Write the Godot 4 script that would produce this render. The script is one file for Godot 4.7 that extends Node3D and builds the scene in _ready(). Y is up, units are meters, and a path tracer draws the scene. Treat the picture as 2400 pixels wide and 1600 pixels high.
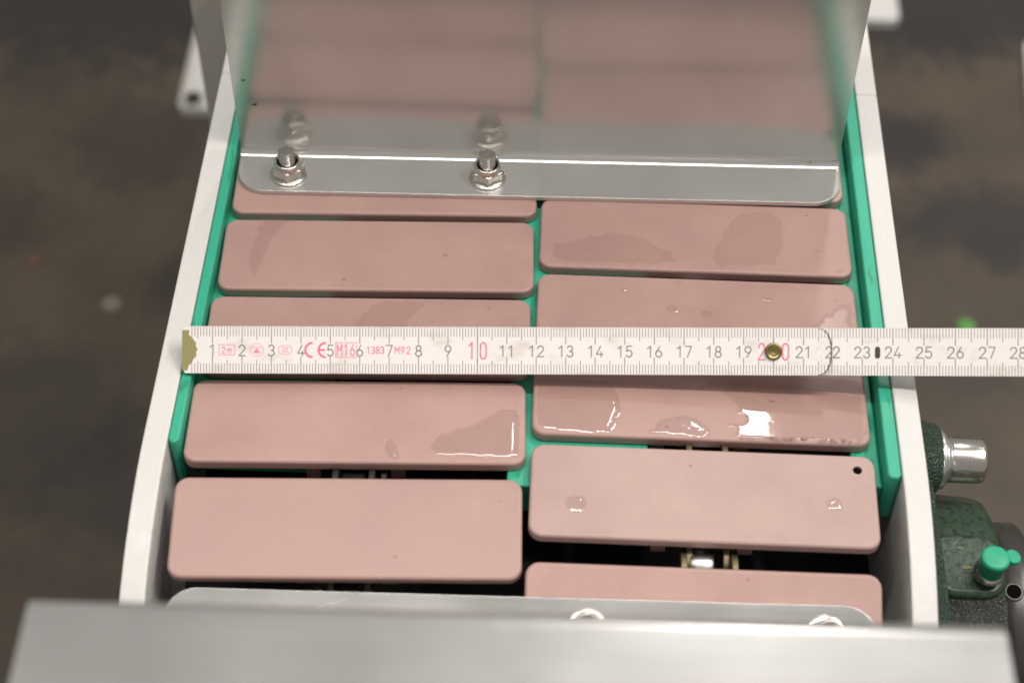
extends Node3D
# All shapes are written in millimetres (x across the conveyor, y up, z towards the viewer) and scaled to metres.
const MM := 0.001
var rng := RandomNumberGenerator.new()
var M := {}
var used := {}

# ------------------------------------------------------------------ mesh collector
class Geo:
	var v := PackedVector3Array()
	var n := PackedVector3Array()
	var u := PackedVector2Array()
	var x := Transform3D()
	func tri(a: Vector3, b: Vector3, c: Vector3, na: Vector3, nb: Vector3, nc: Vector3, ua := Vector2.ZERO, ub := Vector2.ZERO, uc := Vector2.ZERO) -> void:
		var g := (b - a).cross(c - a)
		if g.length_squared() < 1e-10:
			return
		if g.dot(na + nb + nc) * x.basis.determinant() > 0.0:
			var t := b; b = c; c = t
			t = nb; nb = nc; nc = t
			var q := ub; ub = uc; uc = q
		for p in [a, b, c]: v.append(x * p * 0.001)
		for p in [na, nb, nc]: n.append((x.basis * p).normalized())
		u.append(ua); u.append(ub); u.append(uc)
	func quad(a: Vector3, b: Vector3, c: Vector3, d: Vector3, na: Vector3, nb: Vector3, nc: Vector3, nd: Vector3, ua := Vector2.ZERO, ub := Vector2.ZERO, uc := Vector2.ZERO, ud := Vector2.ZERO) -> void:
		tri(a, b, c, na, nb, nc, ua, ub, uc)
		tri(a, c, d, na, nc, nd, ua, uc, ud)
	func flat(a: Vector3, b: Vector3, c: Vector3, d: Vector3, nn: Vector3) -> void:
		quad(a, b, c, d, nn, nn, nn, nn)
	func mesh(m: Material) -> ArrayMesh:
		var arr := []
		arr.resize(Mesh.ARRAY_MAX)
		arr[Mesh.ARRAY_VERTEX] = v
		arr[Mesh.ARRAY_NORMAL] = n
		arr[Mesh.ARRAY_TEX_UV] = u
		var am := ArrayMesh.new()
		am.add_surface_from_arrays(Mesh.PRIMITIVE_TRIANGLES, arr)
		am.surface_set_material(0, m)
		return am
	# an outline in (x, z) extruded from y = -t to y = 0, its rims rounded by b (top) and b2 (below); hole = optional inner outline
	func slab(o: PackedVector2Array, t: float, b: float, b2 := 0.0, uvr := Rect2(0, 0, 1, 1), hole := PackedVector2Array()) -> void:
		var area := 0.0
		for i in o.size():
			area += o[i].cross(o[(i + 1) % o.size()])
		if area < 0.0:
			o.reverse()
		var k := o.size()
		var en := []
		for i in k:
			var e := (o[(i + 1) % k] - o[i]).normalized()
			en.append(Vector2(e.y, -e.x))
		var mit := []
		var smooth := []
		for i in k:
			var a: Vector2 = en[(i + k - 1) % k]
			var c: Vector2 = en[i]
			var m := (a + c).normalized()
			mit.append(m / maxf(0.3, m.dot(c)))
			smooth.append(a.dot(c) > 0.8)
		var prof := []
		if b2 > 0.0:
			for j in 4:
				var an := -PI / 2 + PI / 2 * j / 3.0
				prof.append([b2 * (1 - cos(an)), -t + b2 * (1 + sin(an)), an])
		else:
			prof.append([0.0, -t, 0.0])
		if b > 0.0:
			for j in 5:
				var an := PI / 2 * j / 4.0
				prof.append([b * (1 - cos(an)), -b * (1 - sin(an)), an])
		else:
			prof.append([0.0, 0.0, 0.0])
		for j in prof.size() - 1:
			for i in k:
				var i2 := (i + 1) % k
				var n1: Vector2 = (mit[i] as Vector2).normalized() if smooth[i] else en[i]
				var n2: Vector2 = (mit[i2] as Vector2).normalized() if smooth[i2] else en[i]
				var P := []
				var Nn := []
				for q in [[i, n1, j], [i2, n2, j], [i2, n2, j + 1], [i, n1, j + 1]]:
					var pr: Array = prof[q[2]]
					var p: Vector2 = o[q[0]] - mit[q[0]] * pr[0]
					P.append(Vector3(p.x, pr[1], p.y))
					var nn: Vector2 = q[1]
					Nn.append(Vector3(nn.x * cos(pr[2]), sin(pr[2]), nn.y * cos(pr[2])))
				var w := []
				for p in P:
					w.append(Vector2((p.x - uvr.position.x) / uvr.size.x, (p.z - uvr.position.y) / uvr.size.y))
				quad(P[0], P[1], P[2], P[3], Nn[0], Nn[1], Nn[2], Nn[3], w[0], w[1], w[2], w[3])
		for side in 2:
			var ins: float = prof[-1][0] if side == 0 else prof[0][0]
			var y := 0.0 if side == 0 else -t
			var cap := PackedVector2Array()
			for i in k:
				cap.append(o[i] - mit[i] * ins)
			if hole.size() and side == 0:
				var bi := 0
				for i in k:
					if cap[i].distance_to(hole[0]) < cap[bi].distance_to(hole[0]):
						bi = i
				var c2 := PackedVector2Array()
				for i in k + 1:
					c2.append(cap[(bi + i) % k])
				for i in hole.size() + 1:
					c2.append(hole[(hole.size() - i) % hole.size()])
				cap = c2
			var idx := Geometry2D.triangulate_polygon(cap)
			var nn := Vector3.UP if side == 0 else Vector3.DOWN
			for i in range(0, idx.size(), 3):
				var q := []
				var w := []
				for j in 3:
					var p := cap[idx[i + j]]
					q.append(Vector3(p.x, y, p.y))
					w.append(Vector2((p.x - uvr.position.x) / uvr.size.x, (p.y - uvr.position.y) / uvr.size.y))
				tri(q[0], q[1], q[2], nn, nn, nn, w[0], w[1], w[2])
		if hole.size():
			for i in hole.size():
				var p := hole[i]
				var p2 := hole[(i + 1) % hole.size()]
				var c := Vector2.ZERO
				for h in hole: c += h / hole.size()
				var n1 := Vector3(c.x - p.x, 0, c.y - p.y).normalized()
				var n2 := Vector3(c.x - p2.x, 0, c.y - p2.y).normalized()
				quad(Vector3(p.x, 0, p.y), Vector3(p2.x, 0, p2.y), Vector3(p2.x, -t, p2.y), Vector3(p.x, -t, p.y), n1, n2, n2, n1)
	# profile of (radius, height) turned about y; a repeated point makes a crease
	func lathe(pr: Array, seg := 32) -> void:
		for j in pr.size() - 1:
			var a: Vector2 = pr[j]
			var b: Vector2 = pr[j + 1]
			if a.distance_to(b) < 1e-5:
				continue
			var d := (b - a).normalized()
			var nm := Vector2(d.y, -d.x)
			var na := nm
			var nb := nm
			if j > 0 and (pr[j - 1] as Vector2).distance_to(a) > 1e-5:
				var e: Vector2 = (a - pr[j - 1]).normalized()
				na = (nm + Vector2(e.y, -e.x)).normalized()
			if j + 2 < pr.size() and (pr[j + 2] as Vector2).distance_to(b) > 1e-5:
				var e: Vector2 = (pr[j + 2] - b).normalized()
				nb = (nm + Vector2(e.y, -e.x)).normalized()
			for i in seg:
				var t1 := TAU * i / seg
				var t2 := TAU * (i + 1) / seg
				var c1 := Vector3(cos(t1), 0, sin(t1))
				var c2 := Vector3(cos(t2), 0, sin(t2))
				quad(c1 * a.x + Vector3.UP * a.y, c2 * a.x + Vector3.UP * a.y, c2 * b.x + Vector3.UP * b.y, c1 * b.x + Vector3.UP * b.y,
					c1 * na.x + Vector3.UP * na.y, c2 * na.x + Vector3.UP * na.y, c2 * nb.x + Vector3.UP * nb.y, c1 * nb.x + Vector3.UP * nb.y)
	# cross-section of (point, normal) in (z, y) drawn out along x
	func extrude(sec: Array, x0: float, x1: float) -> void:
		for j in sec.size() - 1:
			var a: Vector2 = sec[j][0]
			var b: Vector2 = sec[j + 1][0]
			var na: Vector2 = sec[j][1]
			var nb: Vector2 = sec[j + 1][1]
			quad(Vector3(x0, a.y, a.x), Vector3(x1, a.y, a.x), Vector3(x1, b.y, b.x), Vector3(x0, b.y, b.x),
				Vector3(0, na.y, na.x), Vector3(0, na.y, na.x), Vector3(0, nb.y, nb.x), Vector3(0, nb.y, nb.x))
	func box(lo: Vector3, hi: Vector3, b := 0.0) -> void:
		var keep := x
		x = x * Transform3D(Basis(), Vector3(0, hi.y, 0))
		slab(PackedVector2Array([Vector2(lo.x, lo.z), Vector2(hi.x, lo.z), Vector2(hi.x, hi.z), Vector2(lo.x, hi.z)]), hi.y - lo.y, b, b)
		x = keep

func round_rect(x0: float, z0: float, x1: float, z1: float, r: float, seg := 7) -> PackedVector2Array:
	var o := PackedVector2Array()
	for c in [[x1 - r, z1 - r, 0.0], [x0 + r, z1 - r, 0.5], [x0 + r, z0 + r, 1.0], [x1 - r, z0 + r, 1.5]]:
		for i in seg + 1:
			var a: float = PI * c[2] + PI / 2 * i / seg
			o.append(Vector2(c[0] + r * cos(a), c[1] + r * sin(a)))
	return o

func circle(c: Vector2, r: float, seg := 24) -> PackedVector2Array:
	var o := PackedVector2Array()
	for i in seg:
		o.append(c + Vector2.from_angle(TAU * i / seg) * r)
	return o

# ------------------------------------------------------------------ scene graph helpers
func numbered(s: String) -> String:
	used[s] = used.get(s, -1) + 1
	return s if used[s] == 0 else "%s_%03d" % [s, used[s]]

func thing(called: String, label: String, category: String, at := Transform3D(), group := "") -> Node3D:
	var o := Node3D.new()
	o.name = numbered(called)
	o.transform = Transform3D(at.basis, at.origin * MM)
	add_child(o, true)
	return tag(o, label, category, group)

func tag(o: Node3D, label: String, category: String, group := "") -> Node3D:
	o.set_meta("label", label)
	o.set_meta("category", category)
	if group != "":
		o.set_meta("group", group)
	return o

func part(called: String, g: Geo, m: Material, parent: Node = self, at := Transform3D()) -> MeshInstance3D:
	return put(called, g.mesh(m), parent, at)

func put(called: String, mesh: Mesh, parent: Node = self, at := Transform3D()) -> MeshInstance3D:
	var o := MeshInstance3D.new()
	o.name = numbered(called) if parent == self else called
	o.mesh = mesh
	o.transform = Transform3D(at.basis, at.origin * MM)
	if parent != self:
		var k := 0
		for c in parent.get_children():
			if str(c.name) == called or str(c.name).begins_with(called + "_0"):
				k += 1
		if k:
			o.name = "%s_%03d" % [called, k]
	parent.add_child(o, true)
	return o

func struct(o: Node3D) -> Node3D:
	o.set_meta("kind", "structure")
	return o

# ------------------------------------------------------------------ textures and materials
func noise(freq: float, seed_: int, octaves := 4) -> FastNoiseLite:
	var f := FastNoiseLite.new()
	f.seed = seed_
	f.frequency = freq
	f.fractal_octaves = octaves
	return f

func noise_tex(freq: float, seed_: int, lo: float, hi: float, size := 256, normal := 0.0) -> NoiseTexture2D:
	var t := NoiseTexture2D.new()
	t.width = size
	t.height = size
	t.seamless = true
	t.noise = noise(freq, seed_)
	if normal > 0.0:
		t.as_normal_map = true
		t.bump_strength = normal
	else:
		var g := Gradient.new()
		g.set_color(0, Color(lo, lo, lo))
		g.set_color(1, Color(hi, hi, hi))
		t.color_ramp = g
	return t

func mat(lin: Color, rough: float, metal := 0.0) -> StandardMaterial3D:
	var m := StandardMaterial3D.new()
	m.albedo_color = lin.linear_to_srgb()
	m.roughness = rough
	m.metallic = metal
	return m

func rough_map(m: StandardMaterial3D, t: Texture2D, s: Vector3) -> void:
	m.roughness = 1.0
	m.roughness_texture = t
	m.uv1_triplanar = true
	m.uv1_scale = s

func bump(m: StandardMaterial3D, t: Texture2D, cm: float) -> void:
	m.heightmap_enabled = true
	m.heightmap_texture = t
	m.heightmap_scale = cm

func slat_material(k: int, tone: float, specks: int, base := Color(0.440, 0.272, 0.243)) -> StandardMaterial3D:
	var w := 456
	var h := 136
	var al := Image.create(w, h, false, Image.FORMAT_RGB8)
	var ro := Image.create(w, h, false, Image.FORMAT_RGB8)
	var big := noise(0.006, 40 + k, 2)
	var mid := noise(0.03, 80 + k, 3)
	var fine := noise(0.35, 120 + k, 2)
	for y in h:
		for x in w:
			var a := big.get_noise_2d(x, y * 1.3)
			var b := mid.get_noise_2d(x, y)
			var f := fine.get_noise_2d(x, y)
			var q := tone * (1.0 + 0.065 * a + 0.03 * b + 0.025 * f)
			var c := Color(base.r * q, base.g * q * (1.0 + 0.012 * a), base.b * q * (1.0 - 0.01 * b))
			al.set_pixel(x, y, c.linear_to_srgb())
			var r := 0.40 + 0.07 * a + 0.05 * b + 0.05 * f
			ro.set_pixel(x, y, Color(r, r, r))
	var rg := RandomNumberGenerator.new()
	rg.seed = 700 + k
	for i in specks:
		var c := Vector2(rg.randf_range(10, w - 10), rg.randf_range(8, h - 8))
		var r := rg.randf_range(0.5, 1.7)
		var st := rg.randf_range(0.12, 0.4)
		var sx := rg.randf_range(0.5, 1.3)
		for y in range(int(c.y - 5), int(c.y + 6)):
			for x in range(int(c.x - 8), int(c.x + 9)):
				var d := Vector2((x - c.x) * sx, y - c.y).length() / r
				if d < 1.6 and x >= 0 and y >= 0 and x < w and y < h:
					var e := clampf(1.6 - d, 0, 1) * st
					al.set_pixel(x, y, al.get_pixel(x, y).lerp(Color(0.2, 0.16, 0.15), e))
	for i in 5:   # faint scuffs
		var p := Vector2(rg.randf_range(20, w - 60), rg.randf_range(10, h - 10))
		var d := Vector2.from_angle(rg.randf_range(-0.5, 0.5)) * rg.randf_range(10, 50)
		line(al, p, p + d, 0.7, Color(0.83, 0.7, 0.64), 0.25)
	var m := StandardMaterial3D.new()
	m.albedo_texture = ImageTexture.create_from_image(al)
	m.roughness = 1.0
	m.roughness_texture = ImageTexture.create_from_image(ro)
	m.metallic_specular = 0.5
	return m

# anti-aliased stroke on an image
func line(im: Image, a: Vector2, b: Vector2, w: float, c: Color, alpha := 1.0) -> void:
	var lo := Vector2(minf(a.x, b.x), minf(a.y, b.y)) - Vector2.ONE * (w + 1)
	var hi := Vector2(maxf(a.x, b.x), maxf(a.y, b.y)) + Vector2.ONE * (w + 1)
	for y in range(maxi(0, int(lo.y)), mini(im.get_height(), int(hi.y) + 1)):
		for x in range(maxi(0, int(lo.x)), mini(im.get_width(), int(hi.x) + 1)):
			var p := Vector2(x + 0.5, y + 0.5)
			var q := Geometry2D.get_closest_point_to_segment(p, a, b)
			var e := clampf(w * 0.5 + 0.5 - p.distance_to(q), 0, 1) * alpha
			if e > 0:
				im.set_pixel(x, y, im.get_pixel(x, y).lerp(c, e))

func arc(cx: float, cy: float, rx: float, ry: float, a0: float, a1: float) -> Array:
	var o := []
	for i in 15:
		var a := deg_to_rad(lerpf(a0, a1, i / 14.0))
		o.append(Vector2(cx + rx * cos(a), cy + ry * sin(a)))
	return o

func glyph(ch: String) -> Array:
	match ch:
		"0": return [[Vector2(0.03, 0.3), Vector2(0.03, 0.7)] + arc(0.3, 0.72, 0.27, 0.28, 180, 0) + arc(0.3, 0.28, 0.27, 0.28, 0, -180) + [Vector2(0.03, 0.3)]]
		"1": return [[Vector2(0.08, 0.78), Vector2(0.34, 1), Vector2(0.34, 0)]]
		"2": return [arc(0.3, 0.72, 0.26, 0.28, 175, -30) + [Vector2(0.02, 0), Vector2(0.6, 0)]]
		"3": return [arc(0.28, 0.75, 0.24, 0.25, 160, -90) + arc(0.28, 0.255, 0.28, 0.255, 90, -160)]
		"4": return [[Vector2(0.4, 1), Vector2(0.02, 0.24), Vector2(0.62, 0.24)], [Vector2(0.45, 0.45), Vector2(0.45, 0)]]
		"5": return [[Vector2(0.54, 1), Vector2(0.12, 1), Vector2(0.07, 0.53)] + arc(0.29, 0.31, 0.28, 0.31, 130, -150)]
		"6": return [[Vector2(0.4, 1), Vector2(0.08, 0.45)], arc(0.3, 0.29, 0.27, 0.29, 0, 360)]
		"7": return [[Vector2(0.02, 1), Vector2(0.58, 1), Vector2(0.22, 0)]]
		"8": return [arc(0.3, 0.75, 0.22, 0.25, 0, 360), arc(0.3, 0.26, 0.27, 0.26, 0, 360)]
		"9": return [arc(0.3, 0.71, 0.27, 0.29, 0, 360), [Vector2(0.52, 0.55), Vector2(0.2, 0)]]
		"M": return [[Vector2(0, 0), Vector2(0, 1), Vector2(0.33, 0.4), Vector2(0.66, 1), Vector2(0.66, 0)]]
		"m": return [[Vector2(0, 0), Vector2(0, 0.66)], arc(0.17, 0.46, 0.17, 0.2, 180, 0) + [Vector2(0.34, 0)], arc(0.51, 0.46, 0.17, 0.2, 180, 0) + [Vector2(0.68, 0)]]
		"I": return [[Vector2(0.3, 0), Vector2(0.3, 1)]]
	return []

const PPM := 9.0
# text centred at (s, w) mm on the ruler image; hgt in mm
func print_text(im: Image, s0: float, txt: String, s: float, w: float, hgt: float, wide: float, stroke: float, c: Color, gap := 0.8, alpha := 0.9) -> void:
	var adv := gap * hgt * wide
	var x := s - adv * txt.length() / 2.0 + adv * 0.5 - 0.3 * hgt * wide
	for ch in txt:
		for pl in glyph(ch):
			for i in pl.size() - 1:
				var a: Vector2 = pl[i]
				var b: Vector2 = pl[i + 1]
				line(im, ruler_px(s0, x + a.x * hgt * wide, w + (a.y - 0.5) * hgt), ruler_px(s0, x + b.x * hgt * wide, w + (b.y - 0.5) * hgt), stroke * PPM, c, alpha)
		x += adv

func ruler_px(s0: float, s: float, w: float) -> Vector2:
	return Vector2((s - s0) * PPM, (8.0 - w) * PPM)

func poly(im: Image, s0: float, pts: Array, stroke: float, c: Color, alpha := 0.8) -> void:
	for i in pts.size() - 1:
		line(im, ruler_px(s0, pts[i].x, pts[i].y), ruler_px(s0, pts[i + 1].x, pts[i + 1].y), stroke * PPM, c, alpha)

func ruler_print(s0: float, s1: float, first: bool) -> ImageTexture:
	var im := Image.create(int((s1 - s0) * PPM), int(16 * PPM), false, Image.FORMAT_RGB8)
	var dirt := noise(0.012, 5 if first else 6, 4)
	var grit := noise(0.25, 8, 2)
	for y in im.get_height():
		for x in im.get_width():
			var d := dirt.get_noise_2d(x * 0.5, y)
			var edge := 1.0 - clampf(minf(y, im.get_height() - 1 - y) / 5.0, 0, 1)
			var t := clampf(maxf(0, d - 0.22) * 0.5 + edge * (0.12 + 0.25 * maxf(0, d)), 0, 0.5)
			var g := 1.0 + 0.012 * grit.get_noise_2d(x, y)
			im.set_pixel(x, y, Color(0.955 * g, 0.930 * g, 0.920 * g).lerp(Color(0.70, 0.63, 0.52), t))
	var ink := Color(0.48, 0.45, 0.44)
	var red := Color(0.93, 0.47, 0.60)
	for mm in range(int(ceil(s0)), int(s1) + 1):
		if first and (mm < 3 or mm > 219):
			continue
		var len_ := 3.3
		if mm % 5 == 0: len_ = 4.5
		if mm % 10 == 0: len_ = 5.7
		if first and mm == 5: len_ = 4.0
		var wd := 0.24 if mm % 10 else 0.28
		var al := 0.62 + 0.2 * rng.randf() if mm % 5 else 0.85
		line(im, ruler_px(s0, mm, 7.7), ruler_px(s0, mm, 8 - len_), wd * PPM, ink, al)
		line(im, ruler_px(s0, mm, -7.7), ruler_px(s0, mm, -8 + len_), wd * PPM, ink, al)
		if mm % 100 == 0 and mm > 0:
			line(im, ruler_px(s0, mm, 7.7), ruler_px(s0, mm, -7.7), wd * PPM, ink, al)
		if mm % 10 == 0 and mm > 0:
			if mm % 100 == 0:
				var h := str(mm / 10)
				print_text(im, s0, h[0], mm - 2.0 - (2.0 if mm == 200 else 0.0), -0.1, 5.5, 0.66, 0.5, red)
				print_text(im, s0, h[1], mm + 2.0 + (2.0 if mm == 200 else 0.0), -0.1, 5.5, 0.66, 0.5, red)
			elif not (first and mm == 220):
				print_text(im, s0, str(mm / 10), mm, -0.2, 3.65, 1.0, 0.36, ink)
			if mm == 220:
				print_text(im, s0, "22", mm, -0.2, 3.65, 1.0, 0.36, ink)
	if first:
		var R := 0.22
		poly(im, s0, [Vector2(12.2, 1.7), Vector2(17.5, 1.7), Vector2(17.5, -1.75), Vector2(12.2, -1.75), Vector2(12.2, 1.7)], R, red)
		print_text(im, s0, "2m", 14.7, -0.1, 2.1, 0.95, 0.26, red, 1.0)
		poly(im, s0, arc(25, 0, 2.25, 2.25, 0, 360), R, red, 0.6)
		poly(im, s0, [Vector2(24.2, -0.9), Vector2(25.8, -0.9), Vector2(25, 0.3), Vector2(24.2, -0.9)], 0.4, red)
		poly(im, s0, [Vector2(24.6, -0.6), Vector2(25.4, -0.6)], 0.5, red)
		poly(im, s0, [Vector2(23.4, 0.8), Vector2(23.8, 1.15), Vector2(24.2, 0.8), Vector2(24.6, 1.15), Vector2(25, 0.8), Vector2(25.4, 1.15), Vector2(25.8, 0.8), Vector2(26.2, 1.15), Vector2(26.6, 0.8)], R, red, 0.5)
		poly(im, s0, arc(33.8, 0, 1.45, 1.45, 90, 270) + arc(35.5, 0, 1.45, 1.45, -90, 90) + [Vector2(33.8, 1.45)], R, red, 0.6)
		for q in [34.0, 34.65, 35.3]:
			poly(im, s0, [Vector2(q, 0.75), Vector2(q, -0.75)], 0.24, red, 0.7)
		poly(im, s0, [Vector2(33.7, 0.75), Vector2(35.6, 0.75)], 0.2, red, 0.6)
		poly(im, s0, [Vector2(33.7, -0.75), Vector2(35.6, -0.75)], 0.2, red, 0.6)
		poly(im, s0, arc(43.9, 0, 2.4, 2.4, 95, 265), 0.7, red, 1.0)
		poly(im, s0, arc(48.4, 0, 2.4, 2.4, 95, 265), 0.7, red, 1.0)
		poly(im, s0, [Vector2(46.1, 0), Vector2(48.0, 0)], 0.65, red, 1.0)
		poly(im, s0, [Vector2(51.8, 2.5), Vector2(58.9, 2.5), Vector2(58.9, -2.5), Vector2(51.8, -2.5), Vector2(51.8, 2.5)], R, red)
		print_text(im, s0, "M16", 55.3, 0, 3.9, 0.62, 0.36, red, 0.92)
		print_text(im, s0, "1383", 65.3, 0, 2.3, 0.85, 0.3, red)
		print_text(im, s0, "M92", 74.6, 0, 2.3, 0.9, 0.3, red, 0.95)
		print_text(im, s0, "2", 218.4, -0.2, 3.65, 1.0, 0.36, ink)
		# grime by the end that laps over the next section
		for i in 40:
			var p := ruler_px(s0, 217.5 + rng.randf_range(-4, 1.6), rng.randf_range(-6, 6))
			line(im, p, p + Vector2(rng.randf_range(-8, 8), rng.randf_range(-5, 5)), 3, Color(0.72, 0.62, 0.5), 0.18)
	else:
		for i in 60:
			var p := ruler_px(s0, rng.randf_range(268, 285), rng.randf_range(-8, -4))
			line(im, p, p + Vector2(rng.randf_range(-12, 12), rng.randf_range(-6, 6)), 3, Color(0.66, 0.6, 0.44), 0.15)
	return ImageTexture.create_from_image(im)

# grain of rolled sheet along x, with a few dark specks and wipe marks
func steel_maps(m: StandardMaterial3D, rough: float, spread: float, seed_: int, specks: int) -> void:
	var n := 512
	var ro := Image.create(n, n, false, Image.FORMAT_RGB8)
	var al := Image.create(n, n, false, Image.FORMAT_RGB8)
	var grain := noise(0.11, seed_, 3)
	var cloud := noise(0.008, seed_ + 1, 3)
	for y in n:
		for x in n:
			var c := cloud.get_noise_2d(x, y)
			var q := rough + spread * (0.5 * grain.get_noise_2d(x * 0.03, y * 2.0) + 0.9 * c)
			ro.set_pixel(x, y, Color(q, q, q))
			var w := 0.97 + 0.03 * c
			al.set_pixel(x, y, Color(w, w, w))
	var rg := RandomNumberGenerator.new()
	rg.seed = seed_
	for i in specks:
		var p := Vector2(rg.randf_range(5, n - 5), rg.randf_range(5, n - 5))
		line(al, p, p + Vector2(rg.randf_range(-1.5, 1.5), rg.randf_range(-1, 1)), rg.randf_range(0.8, 2.0), Color(0.2, 0.17, 0.15), 0.8)
	for i in 7:
		var p := Vector2(rg.randf_range(0, n), rg.randf_range(0, n))
		line(ro, p, p + Vector2.from_angle(rg.randf_range(-0.6, 0.6)) * rg.randf_range(10, 40), 0.8, Color(rough * 1.6, rough * 1.6, rough * 1.6), 0.35)
	m.albedo_texture = ImageTexture.create_from_image(al)
	rough_map(m, ImageTexture.create_from_image(ro), Vector3.ONE * 4.0)

func grime(lo: Color, seed_: int, freq: float, amount: float) -> NoiseTexture2D:
	var t := noise_tex(freq, seed_, 0, 1, 512)
	var g := Gradient.new()
	g.set_color(0, lo)
	g.set_color(1, Color.WHITE)
	g.add_point(amount, lo.lerp(Color.WHITE, 0.35))
	g.add_point(amount + 0.07, Color(0.985, 0.985, 0.98))
	t.color_ramp = g
	return t

func floor_texture() -> ImageTexture:
	var n := 1024
	var im := Image.create(n, n, false, Image.FORMAT_RGB8)
	var a := noise(0.006, 11, 4)
	var b := noise(0.05, 12, 4)
	var g := noise(0.4, 13, 2)
	for y in n:
		for x in n:
			var q := 1.0 + 0.30 * a.get_noise_2d(x, y) + 0.28 * b.get_noise_2d(x, y) + 0.12 * g.get_noise_2d(x, y)
			var c := Color(0.074 * q, 0.055 * q, 0.036 * q)
			im.set_pixel(x, y, c.linear_to_srgb())
	# oil stains, with far-left shadow strip and left-side shade painted in: x, z, radius, stretch, strength (millimetres on the floor)
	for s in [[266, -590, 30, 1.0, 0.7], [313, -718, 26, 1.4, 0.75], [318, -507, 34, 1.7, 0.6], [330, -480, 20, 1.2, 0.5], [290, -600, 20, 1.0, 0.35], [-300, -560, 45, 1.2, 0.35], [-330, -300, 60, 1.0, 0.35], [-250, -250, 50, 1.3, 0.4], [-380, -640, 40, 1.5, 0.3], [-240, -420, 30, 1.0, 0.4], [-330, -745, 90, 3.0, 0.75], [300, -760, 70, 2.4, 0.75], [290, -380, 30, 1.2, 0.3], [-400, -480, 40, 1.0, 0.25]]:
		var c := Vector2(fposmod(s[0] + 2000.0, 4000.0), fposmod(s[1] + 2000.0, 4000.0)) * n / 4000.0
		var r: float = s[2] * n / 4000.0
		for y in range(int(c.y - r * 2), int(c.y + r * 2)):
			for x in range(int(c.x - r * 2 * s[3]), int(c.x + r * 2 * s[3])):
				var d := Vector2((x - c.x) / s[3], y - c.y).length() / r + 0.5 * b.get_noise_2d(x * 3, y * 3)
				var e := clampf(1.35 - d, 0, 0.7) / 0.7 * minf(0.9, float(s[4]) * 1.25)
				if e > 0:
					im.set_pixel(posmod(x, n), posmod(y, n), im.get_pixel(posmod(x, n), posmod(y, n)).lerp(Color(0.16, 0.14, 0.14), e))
	return ImageTexture.create_from_image(im)

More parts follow.
